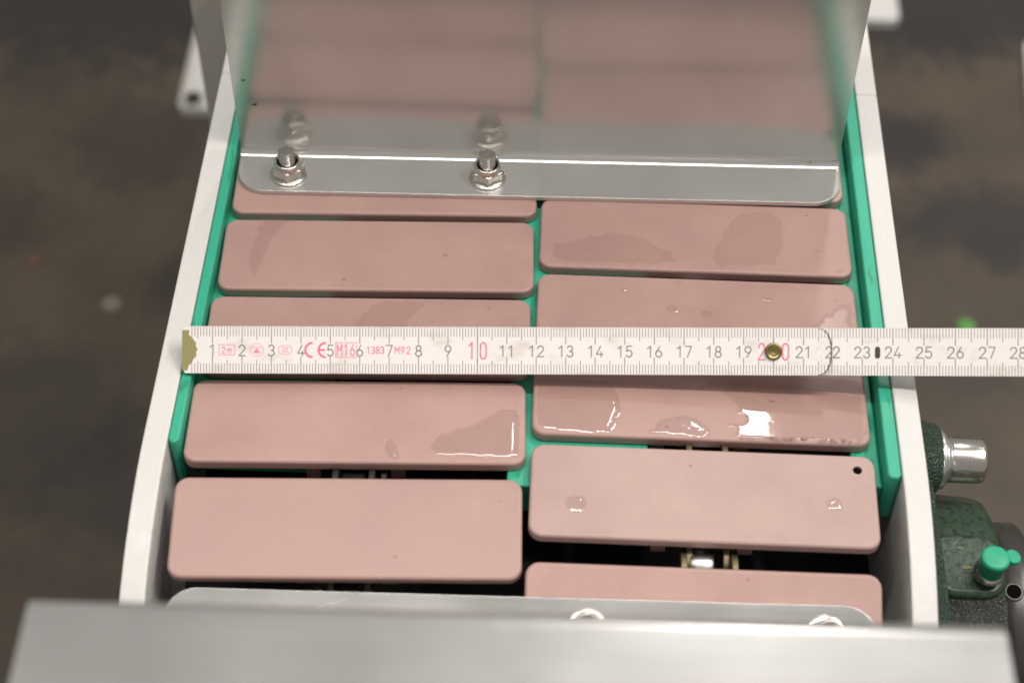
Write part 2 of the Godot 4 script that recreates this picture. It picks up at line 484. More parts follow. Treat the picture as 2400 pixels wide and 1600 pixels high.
func make_materials() -> void:
	M.white = mat(Color(0.70, 0.685, 0.665), 0.42)
	rough_map(M.white, noise_tex(0.05, 3, 0.30, 0.6), Vector3.ONE * 12)
	bump(M.white, noise_tex(0.09, 4, 0, 1), 0.012)
	M.white.albedo_texture = grime(Color(0.72, 0.68, 0.6), 24, 0.03, 0.10)
	M.green = mat(Color(0.040, 0.43, 0.275), 0.35)
	rough_map(M.green, noise_tex(0.03, 7, 0.28, 0.5), Vector3(14, 14, 3))
	M.green.albedo_texture = grime(Color(0.75, 0.78, 0.72), 25, 0.02, 0.2)
	M.steel = mat(Color(0.68, 0.67, 0.645), 0.2, 0.66)
	steel_maps(M.steel, 0.18, 0.04, 21, 9)
	M.satin = mat(Color(0.70, 0.69, 0.67), 0.3, 0.84)
	steel_maps(M.satin, 0.24, 0.05, 22, 6)
	M.bolt = mat(Color(0.70, 0.665, 0.61), 0.16, 1.0)
	rough_map(M.bolt, noise_tex(0.1, 14, 0.14, 0.34), Vector3.ONE * 90)
	M.leg_grey = mat(Color(0.62, 0.59, 0.53), 0.5)
	M.dark_gap = mat(Color(0.006, 0.005, 0.005), 0.9)  # near-black for discs that paint the shade inside holes
	M.dark_gap.metallic_specular = 0.1
	M.pan = mat(Color(0.02, 0.019, 0.018), 0.7)  # near-black so the slat gaps look shaded
	M.zinc = mat(Color(0.16, 0.13, 0.075), 0.45, 0.8)
	M.shaded_steel = mat(Color(0.06, 0.055, 0.05), 0.4, 0.8)  # chain steel darkened to paint in the shade of the slat gaps
	M.roller = mat(Color(0.86, 0.86, 0.84), 0.28, 1.0)
	M.cast = mat(Color(0.035, 0.062, 0.042), 0.2)
	rough_map(M.cast, noise_tex(0.2, 15, 0.08, 0.32), Vector3.ONE * 30)
	bump(M.cast, noise_tex(0.13, 16, 0, 1), 0.16)
	M.cast_bare = mat(Color(0.10, 0.11, 0.10), 0.2, 0.5)
	rough_map(M.cast_bare, M.cast.roughness_texture, Vector3.ONE * 30)
	bump(M.cast_bare, M.cast.heightmap_texture, 0.2)
	M.cast_smooth = mat(Color(0.034, 0.066, 0.040), 0.3)
	rough_map(M.cast_smooth, noise_tex(0.05, 19, 0.2, 0.55), Vector3.ONE * 20)
	M.cast_smooth.albedo_texture = grime(Color(0.5, 0.45, 0.3), 26, 0.03, 0.3)
	bump(M.cast_smooth, noise_tex(0.05, 17, 0, 1), 0.02)
	M.cap = mat(Color(0.02, 0.38, 0.21), 0.42)
	M.iron = mat(Color(0.09, 0.085, 0.08), 0.35, 0.6)
	bump(M.iron, noise_tex(0.2, 18, 0, 1), 0.03)
	M.brass = mat(Color(0.30, 0.245, 0.11), 0.36, 1.0)
	M.worn_brass = mat(Color(0.36, 0.31, 0.13), 0.5, 0.2)
	M.ruler_body = mat(Color(0.46, 0.40, 0.31), 0.55)
	M.slot = mat(Color(0.12, 0.11, 0.10), 0.4, 0.6)
	M.film = mat(Color(0.40, 0.235, 0.19), 0.03)
	M.film.albedo_color.a = 0.10
	M.film.transparency = BaseMaterial3D.TRANSPARENCY_ALPHA
	M.damp = mat(Color(0.44, 0.26, 0.21), 0.2)
	M.damp.albedo_color.a = 0.045
	M.damp.transparency = BaseMaterial3D.TRANSPARENCY_ALPHA
	M.floor = StandardMaterial3D.new()
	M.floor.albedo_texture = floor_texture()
	M.floor.roughness = 0.55
	M.lamp_case = mat(Color(0.7, 0.7, 0.68), 0.5)
	M.lamp_glow = mat(Color(0.8, 0.8, 0.8), 0.5)
	M.lamp_glow.emission_enabled = true
	M.lamp_glow.emission = Color(1, 0.972, 0.935)
	M.lamp_glow.emission_energy_multiplier = 6.0

# ------------------------------------------------------------------ slat chains
const PITCH := 38.1
const SL := 34.8
const SW := 113.88
const ARC_Z := 52.0
const R_PIN := 110.0
const R_TOP := 125.0

# frame on the slat tops at path length s (flat, then round the nose of the conveyor)
func path(s: float, xc: float, yaw: float) -> Transform3D:
	var th := maxf(0.0, (s - ARC_Z) / R_PIN)
	var o := Vector3(xc, 0, s)
	if th > 0.0:
		o = Vector3(xc, -R_TOP * (1 - cos(th)), ARC_Z + R_TOP * sin(th))
	return Transform3D(Basis(Vector3.RIGHT, th) * Basis(Vector3.UP, yaw), o)

func slat_mesh(m: Material, hole := false) -> ArrayMesh:
	var g := Geo.new()
	var h := PackedVector2Array()
	if hole:
		h = circle(Vector2(51.0, -11.6), 1.55, 20)
	g.slab(round_rect(-SW / 2, -SL / 2, SW / 2, SL / 2, 4.6, 8), 4.3, 1.15, 0.5, Rect2(-SW / 2, -SL / 2, SW, SL), h)
	return g.mesh(m)

func build_chain(called: String, label: String, x0: float, z0: float, yaw: float, mats: Array) -> Dictionary:
	var xc := x0 + SW / 2
	var c := thing(called, label, "slat chain", Transform3D(Basis(), Vector3(xc, 0, 0)), "slat chains of the conveyor")
	var lug := Geo.new()
	lug.box(Vector3(-2.4, -13.5, -9), Vector3(2.4, -4.2, 14.5), 0.5)
	var lug_mesh := lug.mesh(mats[0])
	var link := Geo.new()
	link.x = Transform3D(Basis(Vector3.BACK, PI / 2), Vector3(1, -12, 0))
	link.slab(round_rect(-5.5, -24, 5.5, 24, 5.4, 5), 2.0, 0.3, 0.3)
	var link_mesh := link.mesh(M.zinc if x0 > 0.0 else M.shaded_steel)
	var rol := Geo.new()
	rol.x = Transform3D(Basis(Vector3.BACK, PI / 2), Vector3(4, -12, 0))
	rol.lathe([Vector2(0, 0), Vector2(5.4, 0), Vector2(5.4, 0), Vector2(5.9, 0.5), Vector2(5.9, 7.5), Vector2(5.4, 8), Vector2(5.4, 8), Vector2(0, 8)], 24)
	var rol_mesh := rol.mesh(M.roller if x0 > 0.0 else M.shaded_steel)
	var frames := {}
	for k in range(-3, 6):
		var s := z0 + SL / 2 + k * PITCH
		var f := path(s, 0.0, yaw + rng.randf_range(-0.0015, 0.0015))
		f.origin.x += rng.randf_range(-0.25, 0.25)
		f.origin.y += rng.randf_range(-0.12, 0.12)
		frames[k] = f
		var m: Material = mats[posmod(k, mats.size())]
		var holed := called == "slat_chain_with_holed_slat" and k == 3
		var sl := put("slat", slat_mesh(mats[-1] if holed else m, holed), c, f)
		if holed:
			var dk := Geo.new()
			dk.lathe([Vector2(1.54, -1.2), Vector2(0, -1.25)], 20)
			put("hole", dk.mesh(M.dark_gap), sl, Transform3D(Basis(), Vector3(51.0, 0, -11.6)))  # black disc paints the shade down the hole
			sl.set_meta("label", "pink slat with lamp sheen painted in as paler tone, small round hole at corner")
		for x in [-14.2, 14.2]:
			put("lug", lug_mesh, sl, Transform3D(Basis(), Vector3(x, 0, 0)))
		var j := path(s + PITCH / 2, 0.0, yaw)
		for x in [-8.2, 8.2]:
			put("link_plate", link_mesh, c, path(s + PITCH / 2, 0.0, yaw) * Transform3D(Basis(), Vector3(x - signf(x) * 2.2 * float(posmod(k, 2)), 0, -PITCH / 2)))
		put("roller", rol_mesh, c, j)
	var abs_frames := {}
	for k in frames:
		abs_frames[k] = Transform3D(Basis(), Vector3(xc, 0, 0)) * (frames[k] as Transform3D)
	return abs_frames

# ------------------------------------------------------------------ bolts and the steel flights
func build_bolt(parent: Node, at: Vector3, turn: float) -> void:
	var o := Transform3D(Basis(Vector3.UP, turn).scaled(Vector3.ONE * 1.07), at)
	var st := Geo.new()
	var pr := [Vector2(2.9, 0)]
	var y := 0.0
	while y < 10.4:
		pr.append_array([Vector2(2.92, y + 0.1), Vector2(2.92, y + 0.3), Vector2(2.45, y + 0.62), Vector2(2.45, y + 0.72)])
		y += 1.0
	pr.append_array([Vector2(2.85, y), Vector2(2.85, y + 0.2), Vector2(2.3, y + 0.75), Vector2(2.3, y + 0.75), Vector2(0, y + 0.78)])
	st.lathe(pr, 28)
	var bolt := part("bolt", st, M.bolt, parent, o)
	var wa := Geo.new()
	wa.lathe([Vector2(3.2, 0.9), Vector2(3.2, 0.9), Vector2(6.1, 0.95), Vector2(6.5, 0.7), Vector2(6.6, 0.2), Vector2(6.6, 0.02)], 40)
	part("washer", wa, M.bolt, bolt)
	var nu := Geo.new()
	nu.x = Transform3D(Basis(), Vector3(0, 4.9, 0))
	var hex := PackedVector2Array()
	for i in 6:
		hex.append(Vector2.from_angle(TAU * i / 6.0) * 5.75)
	nu.slab(hex, 3.9, 0.55, 0.25)
	nu.x = Transform3D()
	nu.lathe([Vector2(5.0, 4.6), Vector2(4.9, 5.2), Vector2(4.75, 6.4), Vector2(4.5, 6.9), Vector2(4.1, 7.05), Vector2(3.75, 6.9), Vector2(3.6, 6.5), Vector2(3.6, 6.5), Vector2(3.55, 5.0)], 36)
	part("nut", nu, M.bolt, bolt)
	var ny := Geo.new()
	ny.lathe([Vector2(3.6, 6.35), Vector2(2.6, 6.2)], 28)
	part("nylon_ring", ny, M.dark_gap, bolt)

# origin at the crease of the web and the foot; the foot runs to +z, the lip to -z
func build_flight(called: String, label: String, at: Transform3D, m: Material, bolts: Array) -> Node3D:
	var t := thing(called, label, "steel flight", at, "steel flights of the conveyor")
	var L := 113.6
	var g := Geo.new()
	var o := PackedVector2Array([Vector2(-L, 3.2), Vector2(L, 3.2)])
	var r := 11.0
	for q in 9:
		var a := PI / 2 * q / 8.0
		o.append(Vector2(L - r + r * cos(a), 20.5 - r + r * sin(a)))
	for q in 9:
		var a := PI / 2 + PI / 2 * q / 8.0
		o.append(Vector2(-L + r + r * cos(a), 20.5 - r + r * sin(a)))
	g.x = Transform3D(Basis(), Vector3(0, 2.0, 0))
	g.slab(o, 2.0, 0.22, 0.22)
	g.x = Transform3D()
	var H := 155.0
	var lip := 0.443   # the lip opens so that it lies level once the near flight leans
	var inner := []
	var outer := []
	for q in 9:
		var a := -PI / 2 - PI / 2 * q / 8.0
		var d := Vector2(cos(a), sin(a))
		inner.append([Vector2(3.2, 5.2) + d * 3.2, -d])
		outer.append([Vector2(3.2, 5.2) + d * 5.2, d])
	var turn := PI / 2 - lip
	for q in 11:
		var a := turn * q / 10.0
		var d := Vector2(cos(a), sin(a))
		inner.append([Vector2(-5, H - 5) + d * 5.0, d])
		outer.append([Vector2(-5, H - 5) + d * 3.0, -d])
	var dir := Vector2(-sin(turn), cos(turn))
	inner.append([inner[-1][0] + dir * 46.0, inner[-1][1]])
	outer.append([outer[-1][0] + dir * 46.0, outer[-1][1]])
	g.extrude(inner, -L, L)
	g.extrude(outer, -L, L)
	for j in inner.size() - 1:
		for s in [-L, L]:
			g.flat(Vector3(s, inner[j][0].y, inner[j][0].x), Vector3(s, inner[j + 1][0].y, inner[j + 1][0].x), Vector3(s, outer[j + 1][0].y, outer[j + 1][0].x), Vector3(s, outer[j][0].y, outer[j][0].x), Vector3(signf(s), 0, 0))
	var e := inner.size() - 1
	g.flat(Vector3(-L, inner[e][0].y, inner[e][0].x), Vector3(L, inner[e][0].y, inner[e][0].x), Vector3(L, outer[e][0].y, outer[e][0].x), Vector3(-L, outer[e][0].y, outer[e][0].x), Vector3(0, dir.y, dir.x))
	part("bent_sheet", g, m, t)
	for b in bolts:
		build_bolt(t, Vector3(b[0], 2.0, b[1]), b[2])
	return t

# ------------------------------------------------------------------ conveyor frame
func wall_outline() -> PackedVector2Array:
	var o := PackedVector2Array([Vector2(-127.2, 5)])
	for i in 13:
		var z := 50.0 + 95.0 * i / 12.0
		o.append(Vector2(z, 5.0 - (140.0 - sqrt(140.0 * 140.0 - (z - 50.0) * (z - 50.0)))))
	o.append(Vector2(165, -60))
	o.append(Vector2(165, -110))
	o.append(Vector2(-127.2, -110))
	return o

func build_frame() -> void:
	var t := thing("conveyor_frame", "white painted steel conveyor frame with green plastic guide strips", "conveyor")
	# walls: an outline in (z, y) drawn out along x
	var across := Basis(Vector3(0, 1, 0), Vector3(1, 0, 0), Vector3(0, 0, 1))
	for w in [[-116.5, -124.7], [133.8, 125.5]]:
		var g := Geo.new()
		g.x = Transform3D(across, Vector3(w[0], 0, 0))
		var o := PackedVector2Array()
		for p in wall_outline():
			o.append(Vector2(p.y, p.x))
		g.slab(o, w[0] - w[1], 0.7, 0.7)
		part("side_wall", g, M.white, t)
		var far := Geo.new()
		far.x = g.x
		far.slab(PackedVector2Array([Vector2(4.9, -620), Vector2(4.9, -127.5), Vector2(-110, -127.5), Vector2(-110, -620)]), w[0] - w[1], 0.7, 0.7)
		part("side_wall", far, M.white, t)
	# guide strips beside the slats, with rounded near ends
	for w in [[-116.35, -112.75, 54.0], [120.7, 125.35, 57.5]]:
		var g := Geo.new()
		g.x = Transform3D(Basis(), Vector3(0, 4.4, 0))
		var o := PackedVector2Array([Vector2(w[0], -620), Vector2(w[1], -620)])
		o.append_array(PackedVector2Array([Vector2(w[1], w[2] - 1.3), Vector2(w[1] - 1.2, w[2]), Vector2(w[0] + 1.2, w[2]), Vector2(w[0], w[2] - 1.3)]))
		g.slab(o, 22.0, 0.75)
		part("guide_strip", g, M.green, t)
	# wear rails that carry the slats
	for w in [[-116.3, -70.0, 48.0], [-4.0, 43.0, 60.0], [111.0, 120.6, 55.0]]:
		var g := Geo.new()
		g.x = Transform3D(Basis(), Vector3(0, -4.5, 0))
		g.slab(PackedVector2Array([Vector2(w[0], -620), Vector2(w[1], -620), Vector2(w[1], w[2]), Vector2(w[0], w[2])]), 14.0, 0.8)
		part("wear_rail", g, M.green, t)
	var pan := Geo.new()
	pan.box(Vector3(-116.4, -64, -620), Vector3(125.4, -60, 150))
	part("added_dark_pan", pan, M.pan, t)  # dark sheet added so the gaps between slats look black
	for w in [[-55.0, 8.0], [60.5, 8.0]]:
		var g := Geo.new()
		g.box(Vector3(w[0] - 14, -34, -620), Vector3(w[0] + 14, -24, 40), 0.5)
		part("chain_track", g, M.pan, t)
	for w in [[-155.2, -124.9, -245.0], [-15.0, 15.0, -380.0]]:
		var g := Geo.new()
		g.box(Vector3(w[0], -450, w[2]), Vector3(w[1], -20 if w[0] < -100 else -112, w[2] + 31), 1.5)
		part("leg", g, M.leg_grey, t)

# ------------------------------------------------------------------ bearing on the outer wall
func build_bearing() -> void:
	var t := thing("flange_bearing", "dark green cast bearing housing with a green plastic nipple cap", "bearing", Transform3D(Basis(), Vector3(134.0, 0, 0)))
	# local x points away from the wall; lathes turn about it
	var ax := func(x: float, y: float, z: float) -> Transform3D: return Transform3D(Basis(Vector3(0, -1, 0), Vector3(1, 0, 0), Vector3(0, 0, 1)), Vector3(x, y, z))
	var fl := Geo.new()
	fl.x = ax.call(7.0, 0.0, 0.0)
	fl.slab(_flange_outline(), 6.8, 1.4, 0.0)
	part("flange", fl, M.cast, t)
	var bo := Geo.new()
	bo.x = ax.call(0.3, -20.0, 31.0)
	bo.lathe([Vector2(13.5, 0), Vector2(13.2, 6), Vector2(12.4, 8.6), Vector2(11.2, 9.8), Vector2(10.5, 10), Vector2(10.5, 10), Vector2(0, 10)], 36)
	part("boss", bo, M.cast, t)
	var wa := Geo.new()
	wa.x = ax.call(10.1, -20.0, 31.0)
	wa.lathe([Vector2(10.2, 0), Vector2(10.4, 0.3), Vector2(10.4, 1.5), Vector2(10.0, 1.9), Vector2(10.0, 1.9), Vector2(4, 1.9)], 40)
	wa.lathe([Vector2(8.4, 1.9), Vector2(8.4, 3.3), Vector2(8.0, 3.5), Vector2(5, 3.5)], 40)
	part("washer", wa, M.roller, t)
	var sc := Geo.new()
	sc.x = ax.call(13.5, -20.0, 31.0)
	sc.lathe([Vector2(7.3, 0), Vector2(7.9, 0.7), Vector2(8.0, 1.0), Vector2(8.0, 11.2), Vector2(7.7, 12.2), Vector2(7.0, 12.8), Vector2(6.2, 13.0), Vector2(6.2, 13.0), Vector2(0, 13.0)], 48)
	part("screw_head", sc, M.bolt, t)
	var hu := Geo.new()
	hu.x = ax.call(6.5, -75.0, 62.0)
	hu.lathe([Vector2(47, 0), Vector2(45.5, 5), Vector2(44.5, 20), Vector2(43.5, 23.5), Vector2(41, 25), Vector2(41, 25), Vector2(0, 25)], 72)
	part("hub", hu, M.cast_smooth, t)
	var stp := Geo.new()
	stp.x = Transform3D(Basis(Vector3.RIGHT, 0.35), Vector3(0, -31.5, 77))
	stp.slab(round_rect(7.6, 0, 31.0, 34, 4.0), 14.0, 2.0)
	part("bare_step", stp, M.cast_bare, t)
	var pd := Geo.new()
	pd.x = Transform3D(Basis(Vector3.RIGHT, 0.06), Vector3(0, -24.5, 0))
	pd.slab(round_rect(5.0, 56.0, 31.0, 80.0, 8.5), 16.0, 2.4)
	part("pad", pd, M.cast_smooth, t)
	var co := Geo.new()
	co.x = ax.call(31.6, -75.0, 62.0)
	co.lathe([Vector2(34, 0), Vector2(36, 0.6), Vector2(36, 11), Vector2(35, 12), Vector2(35, 12), Vector2(20, 12), Vector2(20, 12), Vector2(20, 30), Vector2(19, 31), Vector2(19, 31), Vector2(0, 31)], 60)
	var col := part("collar", co, M.iron, t)
	var ho := Geo.new()
	ho.x = Transform3D(Basis(Vector3.RIGHT, 0.25), Vector3(35.6, -75, 62)) * Transform3D(Basis(), Vector3(0, 36.1, 0))
	ho.lathe([Vector2(3.6, -0.4), Vector2(3.2, 0.2), Vector2(2.6, 0.15), Vector2(2.6, 0.15), Vector2(2.4, -0.1)], 24)
	part("hole_rim", ho, M.iron, col)
	var hd := Geo.new()
	hd.x = ho.x
	hd.lathe([Vector2(2.55, 0.08), Vector2(0, 0.05)], 24)
	part("set_screw_hole", hd, M.dark_gap, col)  # flat black disc stands in for the shaded socket
	# grease nipple under a tethered plastic cap
	var ni := Geo.new()
	ni.x = Transform3D(Basis(), Vector3(23.6, -25.5, 73.4))
	ni.lathe([Vector2(5.2, 0), Vector2(5.2, 1.6), Vector2(4.2, 2.2), Vector2(3.6, 4)], 28)
	var nip := part("grease_nipple", ni, M.bolt, t)
	var ca := Geo.new()
	ca.x = Transform3D(Basis().scaled(Vector3(0.9, 0.92, 0.9)), Vector3(23.6, -23.2, 74.4))
	ca.lathe([Vector2(4.0, 0), Vector2(4.4, 0.4), Vector2(4.5, 6.6), Vector2(5.1, 7.2), Vector2(5.3, 8.2), Vector2(5.2, 9.2), Vector2(4.8, 9.7), Vector2(4.2, 9.9), Vector2(0, 10.0)], 36)
	var tab := Geo.new()
	ca.x = Transform3D(Basis(Vector3.BACK, -0.25), Vector3(30.2, -16.6, 72.2))
	ca.slab(circle(Vector2.ZERO, 2.7, 20), 2.2, 0.5, 0.5)
	ca.box(Vector3(-4.5, -2.0, -1.5), Vector3(-1.5, -0.2, 1.5), 0.3)
	part("plastic_cap", ca, M.cap, nip)
	var chip := Geo.new()
	chip.x = Transform3D(Basis(Vector3.UP, 0.5), Vector3(17.0, -24.2, 62))
	chip.slab(circle(Vector2.ZERO, 1.0, 10), 0.3, 0.1)
	var bl := mat(Color(0.16, 0.15, 0.06), 0.6)
	for q in [[16.0, 62.0, 1.2], [17.5, 69.5, 1.8]]:
		var sp := Geo.new()
		sp.x = Transform3D(Basis(Vector3.RIGHT, 0.06), Vector3(q[0], -24.3 - 0.06 * q[1] + 0.02, q[1])) * Transform3D(Basis(Vector3.UP, 0.7).scaled(Vector3(1, 1, 0.35)), Vector3.ZERO)
		sp.slab(circle(Vector2.ZERO, q[2], 12), 0.25, 0.05)
		part("paint_chip", sp, bl, t)

func _flange_outline() -> PackedVector2Array:
	# (x, z) of the slab become (-y, z) on the wall: an upright rounded plate reaching down from y = -16
	return round_rect(16.0, 20.0, 130.0, 118.0, 16.0, 8)

# ------------------------------------------------------------------ folding ruler
const R_O := Vector3(-115.74, 11.0, 19.87)
const R_U := Vector3(0.99906, 0.0, -0.04334)
const R_N := Vector3(0.02778, 0.76759, 0.64034)

func ruler_lift(s: float, second: bool) -> float:
	var a := 0.0
	if s > 60.0:
		a = 0.0003 * (s - 60.0) * (s - 60.0)
	if second:
		var b := 0.0003 * 150.0 * 150.0 - 3.15
		a = a - 3.15 if s < 210.0 else b + 0.10 * (s - 210.0) + 0.0014 * minf(s - 210.0, 60.0) * minf(s - 210.0, 60.0)
	return a

func ruler_at(s: float, w: float, h: float, second: bool) -> Vector3:
	return R_U * s + R_N.cross(R_U) * w + R_N * (h + ruler_lift(s, second))

func blade(s0: float, s1: float, second: bool) -> Array:
	var body := Geo.new()
	var face := Geo.new()
	var n := int((s1 - s0) / 4.0)
	var ws := []
	for i in 21:
		ws.append(-8.0 + 16.0 * i / 20.0)
	var ends := func(w: float, q: float) -> float:
		var q8 := absf(w) / 8.0
		var b := s1 - (2.2 * pow(q8, 2.0) + 2.6 * pow(q8, 12.0)) if not second else s1
		var a := s0 + (2.2 * pow(q8, 2.0) + 2.6 * pow(q8, 12.0)) if second else s0 + 0.8 * pow(q8, 12.0)
		return lerpf(a, b, q)
	for i in n:
		for j in 20:
			var P := []
			var uv := []
			var B := []
			for q in [[i, j], [i + 1, j], [i + 1, j + 1], [i, j + 1]]:
				var s: float = ends.call(ws[q[1]], float(q[0]) / n)
				P.append(ruler_at(s, ws[q[1]], 0.0, second))
				B.append(ruler_at(s, ws[q[1]], -2.9, second))
				uv.append(Vector2((s - s0) / (s1 - s0), (8.0 - ws[q[1]]) / 16.0))
			face.quad(P[0], P[1], P[2], P[3], R_N, R_N, R_N, R_N, uv[0], uv[1], uv[2], uv[3])
			body.quad(B[0], B[1], B[2], B[3], -R_N, -R_N, -R_N, -R_N)
		for e in [-8.0, 8.0]:
			var s: float = ends.call(e, float(i) / n)
			var s2: float = ends.call(e, float(i + 1) / n)
			var nn: Vector3 = R_N.cross(R_U) * signf(e)
			body.flat(ruler_at(s, e, 0, second), ruler_at(s2, e, 0, second), ruler_at(s2, e, -2.9, second), ruler_at(s, e, -2.9, second), nn)
	for j in 20:
		for q in [0.0, 1.0]:
			var a: float = ends.call(ws[j], q)
			var b: float = ends.call(ws[j + 1], q)
			body.flat(ruler_at(a, ws[j], 0, second), ruler_at(b, ws[j + 1], 0, second), ruler_at(b, ws[j + 1], -2.9, second), ruler_at(a, ws[j], -2.9, second), R_U * (1.0 if q > 0 else -1.0))
	return [body, face]

func build_ruler() -> void:
	var t := thing("folding_ruler", "white folding ruler with black and red numerals lying across the conveyor", "ruler", Transform3D(Basis(), R_O))
	for sec in [[0.0, 219.6, false], [181.0, 403.0, true]]:
		var bf := blade(sec[0], sec[1], sec[2])
		var b := part("blade", bf[0], M.ruler_body, t)
		var m := StandardMaterial3D.new()
		m.albedo_texture = ruler_print(sec[0], sec[1], not sec[2])
		m.roughness = 0.42
		m.texture_repeat = false
		part("printed_scale", bf[1], m, b)
	# worn brass tip with a ragged edge
	var tip := Geo.new()
	var zig := [Vector2(6.6, 2.2), Vector2(5.0, 1.9), Vector2(4.2, 3.1), Vector2(3.2, 3.6), Vector2(2.4, 4.4), Vector2(1.2, 4.3), Vector2(0.2, 5.0), Vector2(-0.8, 4.4), Vector2(-2.0, 4.6), Vector2(-3.2, 3.5), Vector2(-4.4, 3.0), Vector2(-5.4, 1.9), Vector2(-7.0, 1.5)]
	for j in zig.size() - 1:
		var a: Vector2 = zig[j]
		var b: Vector2 = zig[j + 1]
		var P := [ruler_at(-0.3, a.x, 0.12, false), ruler_at(a.y, a.x, 0.12, false), ruler_at(b.y, b.x, 0.12, false), ruler_at(-0.3, b.x, 0.12, false)]
		tip.flat(P[0], P[1], P[2], P[3], R_N)
		tip.flat(P[1], P[2], ruler_at(b.y, b.x, -0.1, false), ruler_at(a.y, a.x, -0.1, false), R_U)
		tip.flat(P[0], P[3], ruler_at(-0.3, b.x, -3.0, false), ruler_at(-0.3, a.x, -3.0, false), -R_U)
	part("end_cap", tip, M.worn_brass, t)
	var facing := Basis(R_U, R_N, R_U.cross(R_N))
	var rv := Geo.new()
	rv.lathe([Vector2(2.95, -0.2), Vector2(2.98, 0.35), Vector2(2.8, 0.7), Vector2(2.45, 0.9), Vector2(2.1, 0.85), Vector2(1.75, 0.6), Vector2(1.6, 0.55), Vector2(1.45, 0.62), Vector2(1.1, 0.5), Vector2(0, 0.42)], 40)
	part("rivet", rv, M.brass, t, Transform3D(facing, ruler_at(200.0, 0, 0, false)))
	var sl := Geo.new()
	sl.slab(round_rect(-0.85, -2.0, 0.85, 2.0, 0.84, 6), 0.5, 0.1)
	var slope := Basis(R_N.cross(R_U).normalized(), -0.2)
	part("slot", sl, M.slot, t, Transform3D(slope * facing, ruler_at(235.0, -0.2, 0.22, true)))
	# dark rim where the first blade ends
	var rim := Geo.new()
	for j in 24:
		var P := []
		for q in [j, j + 1]:
			var w: float = -7.9 + 15.8 * q / 24.0
			var q8 := absf(w) / 8.0
			var s := 219.6 - (2.2 * pow(q8, 2.0) + 2.6 * pow(q8, 12.0))
			var wd := 0.35 + 0.3 * absf(sin(w * 1.7))
			P.append(ruler_at(s - wd, w, 0.04, false))
			P.append(ruler_at(s + 0.04, w, 0.04, false))
		rim.flat(P[0], P[1], P[3], P[2], R_N)
	part("worn_edge", rim, mat(Color(0.20, 0.15, 0.09), 0.7), t)

# ------------------------------------------------------------------ water lying on the slats
func water_mesh(pts: Array, hmax: float, rim: float, m: Material, wob := 0.0) -> ArrayMesh:
	var cv := Curve2D.new()
	var k := pts.size()
	for i in k + 1:
		var p := Vector2(pts[i % k][0], pts[i % k][1])
		var a := Vector2(pts[(i + k - 1) % k][0], pts[(i + k - 1) % k][1])
		var b := Vector2(pts[(i + 1) % k][0], pts[(i + 1) % k][1])
		cv.add_point(p, (a - b) / 6.0, (b - a) / 6.0)
	cv.bake_interval = 0.6
	var o := cv.get_baked_points()
	if true:
		var amp := 2.2 if m == M.damp else minf(1.0, 0.45 * rim) if pts.size() > 9 else 0.25
		var jag := noise(0.045, 71, 4)
		for i in o.size():
			o[i] += Vector2(jag.get_noise_2d(o[i].x * 3, o[i].y * 3), jag.get_noise_2d(o[i].x * 3 + 90, o[i].y * 3)) * amp
		o[-1] = o[0]
	var lo := o[0]
	var hi := o[0]
	for p in o:
		lo = lo.min(p)
		hi = hi.max(p)
	var cell := clampf((hi.x - lo.x) / 70.0, 0.12, 0.5)
	var nx := int((hi.x - lo.x) / cell) + 2
	var ny := int((hi.y - lo.y) / cell) + 2
	var nz := noise(0.14, 33, 2)
	var V := []
	var N := []
	var inside := []
	for j in ny + 1:
		for i in nx + 1:
			var p := lo + Vector2(i - 0.5, j - 0.5) * cell
			var near := o[0]
			var best := 1e9
			for q in o.size() - 1:
				var c := Geometry2D.get_closest_point_to_segment(p, o[q], o[q + 1])
				var d := c.distance_squared_to(p)
				if d < best:
					best = d
					near = c
			var ins := Geometry2D.is_point_in_polygon(p, o)
			var d := sqrt(best)
			var dir := (p - near).normalized() * (1.0 if ins else -1.0)
			if not ins:
				d = 0.0
				p = near
			var q := clampf(d / rim, 0, 1)
			var sl := 2.0 * hmax / rim * (1.0 - q)
			var g := Vector2.ZERO
			if wob > 0.0:
				var w0 := nz.get_noise_2d(p.x * 2, p.y * 2)
				g = Vector2(nz.get_noise_2d(p.x * 2 + 0.4, p.y * 2) - w0, nz.get_noise_2d(p.x * 2, p.y * 2 + 0.4) - w0) / 0.2 * wob * q
			inside.append(ins)
			V.append(Vector3(p.x, hmax * (1.0 - (1.0 - q) * (1.0 - q)), p.y))
			N.append(Vector3(-dir.x * sl - g.x, 1, -dir.y * sl - g.y).normalized())
	var g2 := Geo.new()
	for j in ny:
		for i in nx:
			var q := [j * (nx + 1) + i, j * (nx + 1) + i + 1, (j + 1) * (nx + 1) + i + 1, (j + 1) * (nx + 1) + i]
			if inside[q[0]] or inside[q[1]] or inside[q[2]] or inside[q[3]]:
				g2.quad(V[q[0]], V[q[1]], V[q[2]], V[q[3]], N[q[0]], N[q[1]], N[q[2]], N[q[3]])
	return g2.mesh(m)

func water(called: String, label: String, cat: String, pts: Array, h: float, rim: float, m: Material, at := Transform3D(), group := "", wob := 0.0) -> void:
	var c := Vector3.ZERO
	for p in pts: c += Vector3(p[0], 0, p[1]) / pts.size()
	var local := []
	for p in pts: local.append([p[0] - c.x, p[1] - c.z])
	var o := put(called, water_mesh(local, h, rim, m, wob), self, at * Transform3D(Basis(), c + Vector3(0, 0.03, 0)))
	tag(o, label, cat, group)

func blob(x: float, z: float, rx: float, rz: float, seed_: int) -> Array:
	var r := RandomNumberGenerator.new()
	r.seed = seed_
	var o := []
	for i in 9:
		var a := TAU * i / 9.0
		var q := r.randf_range(0.82, 1.15)
		o.append([x + rx * q * cos(a), z + rz * q * sin(a)])
	return o

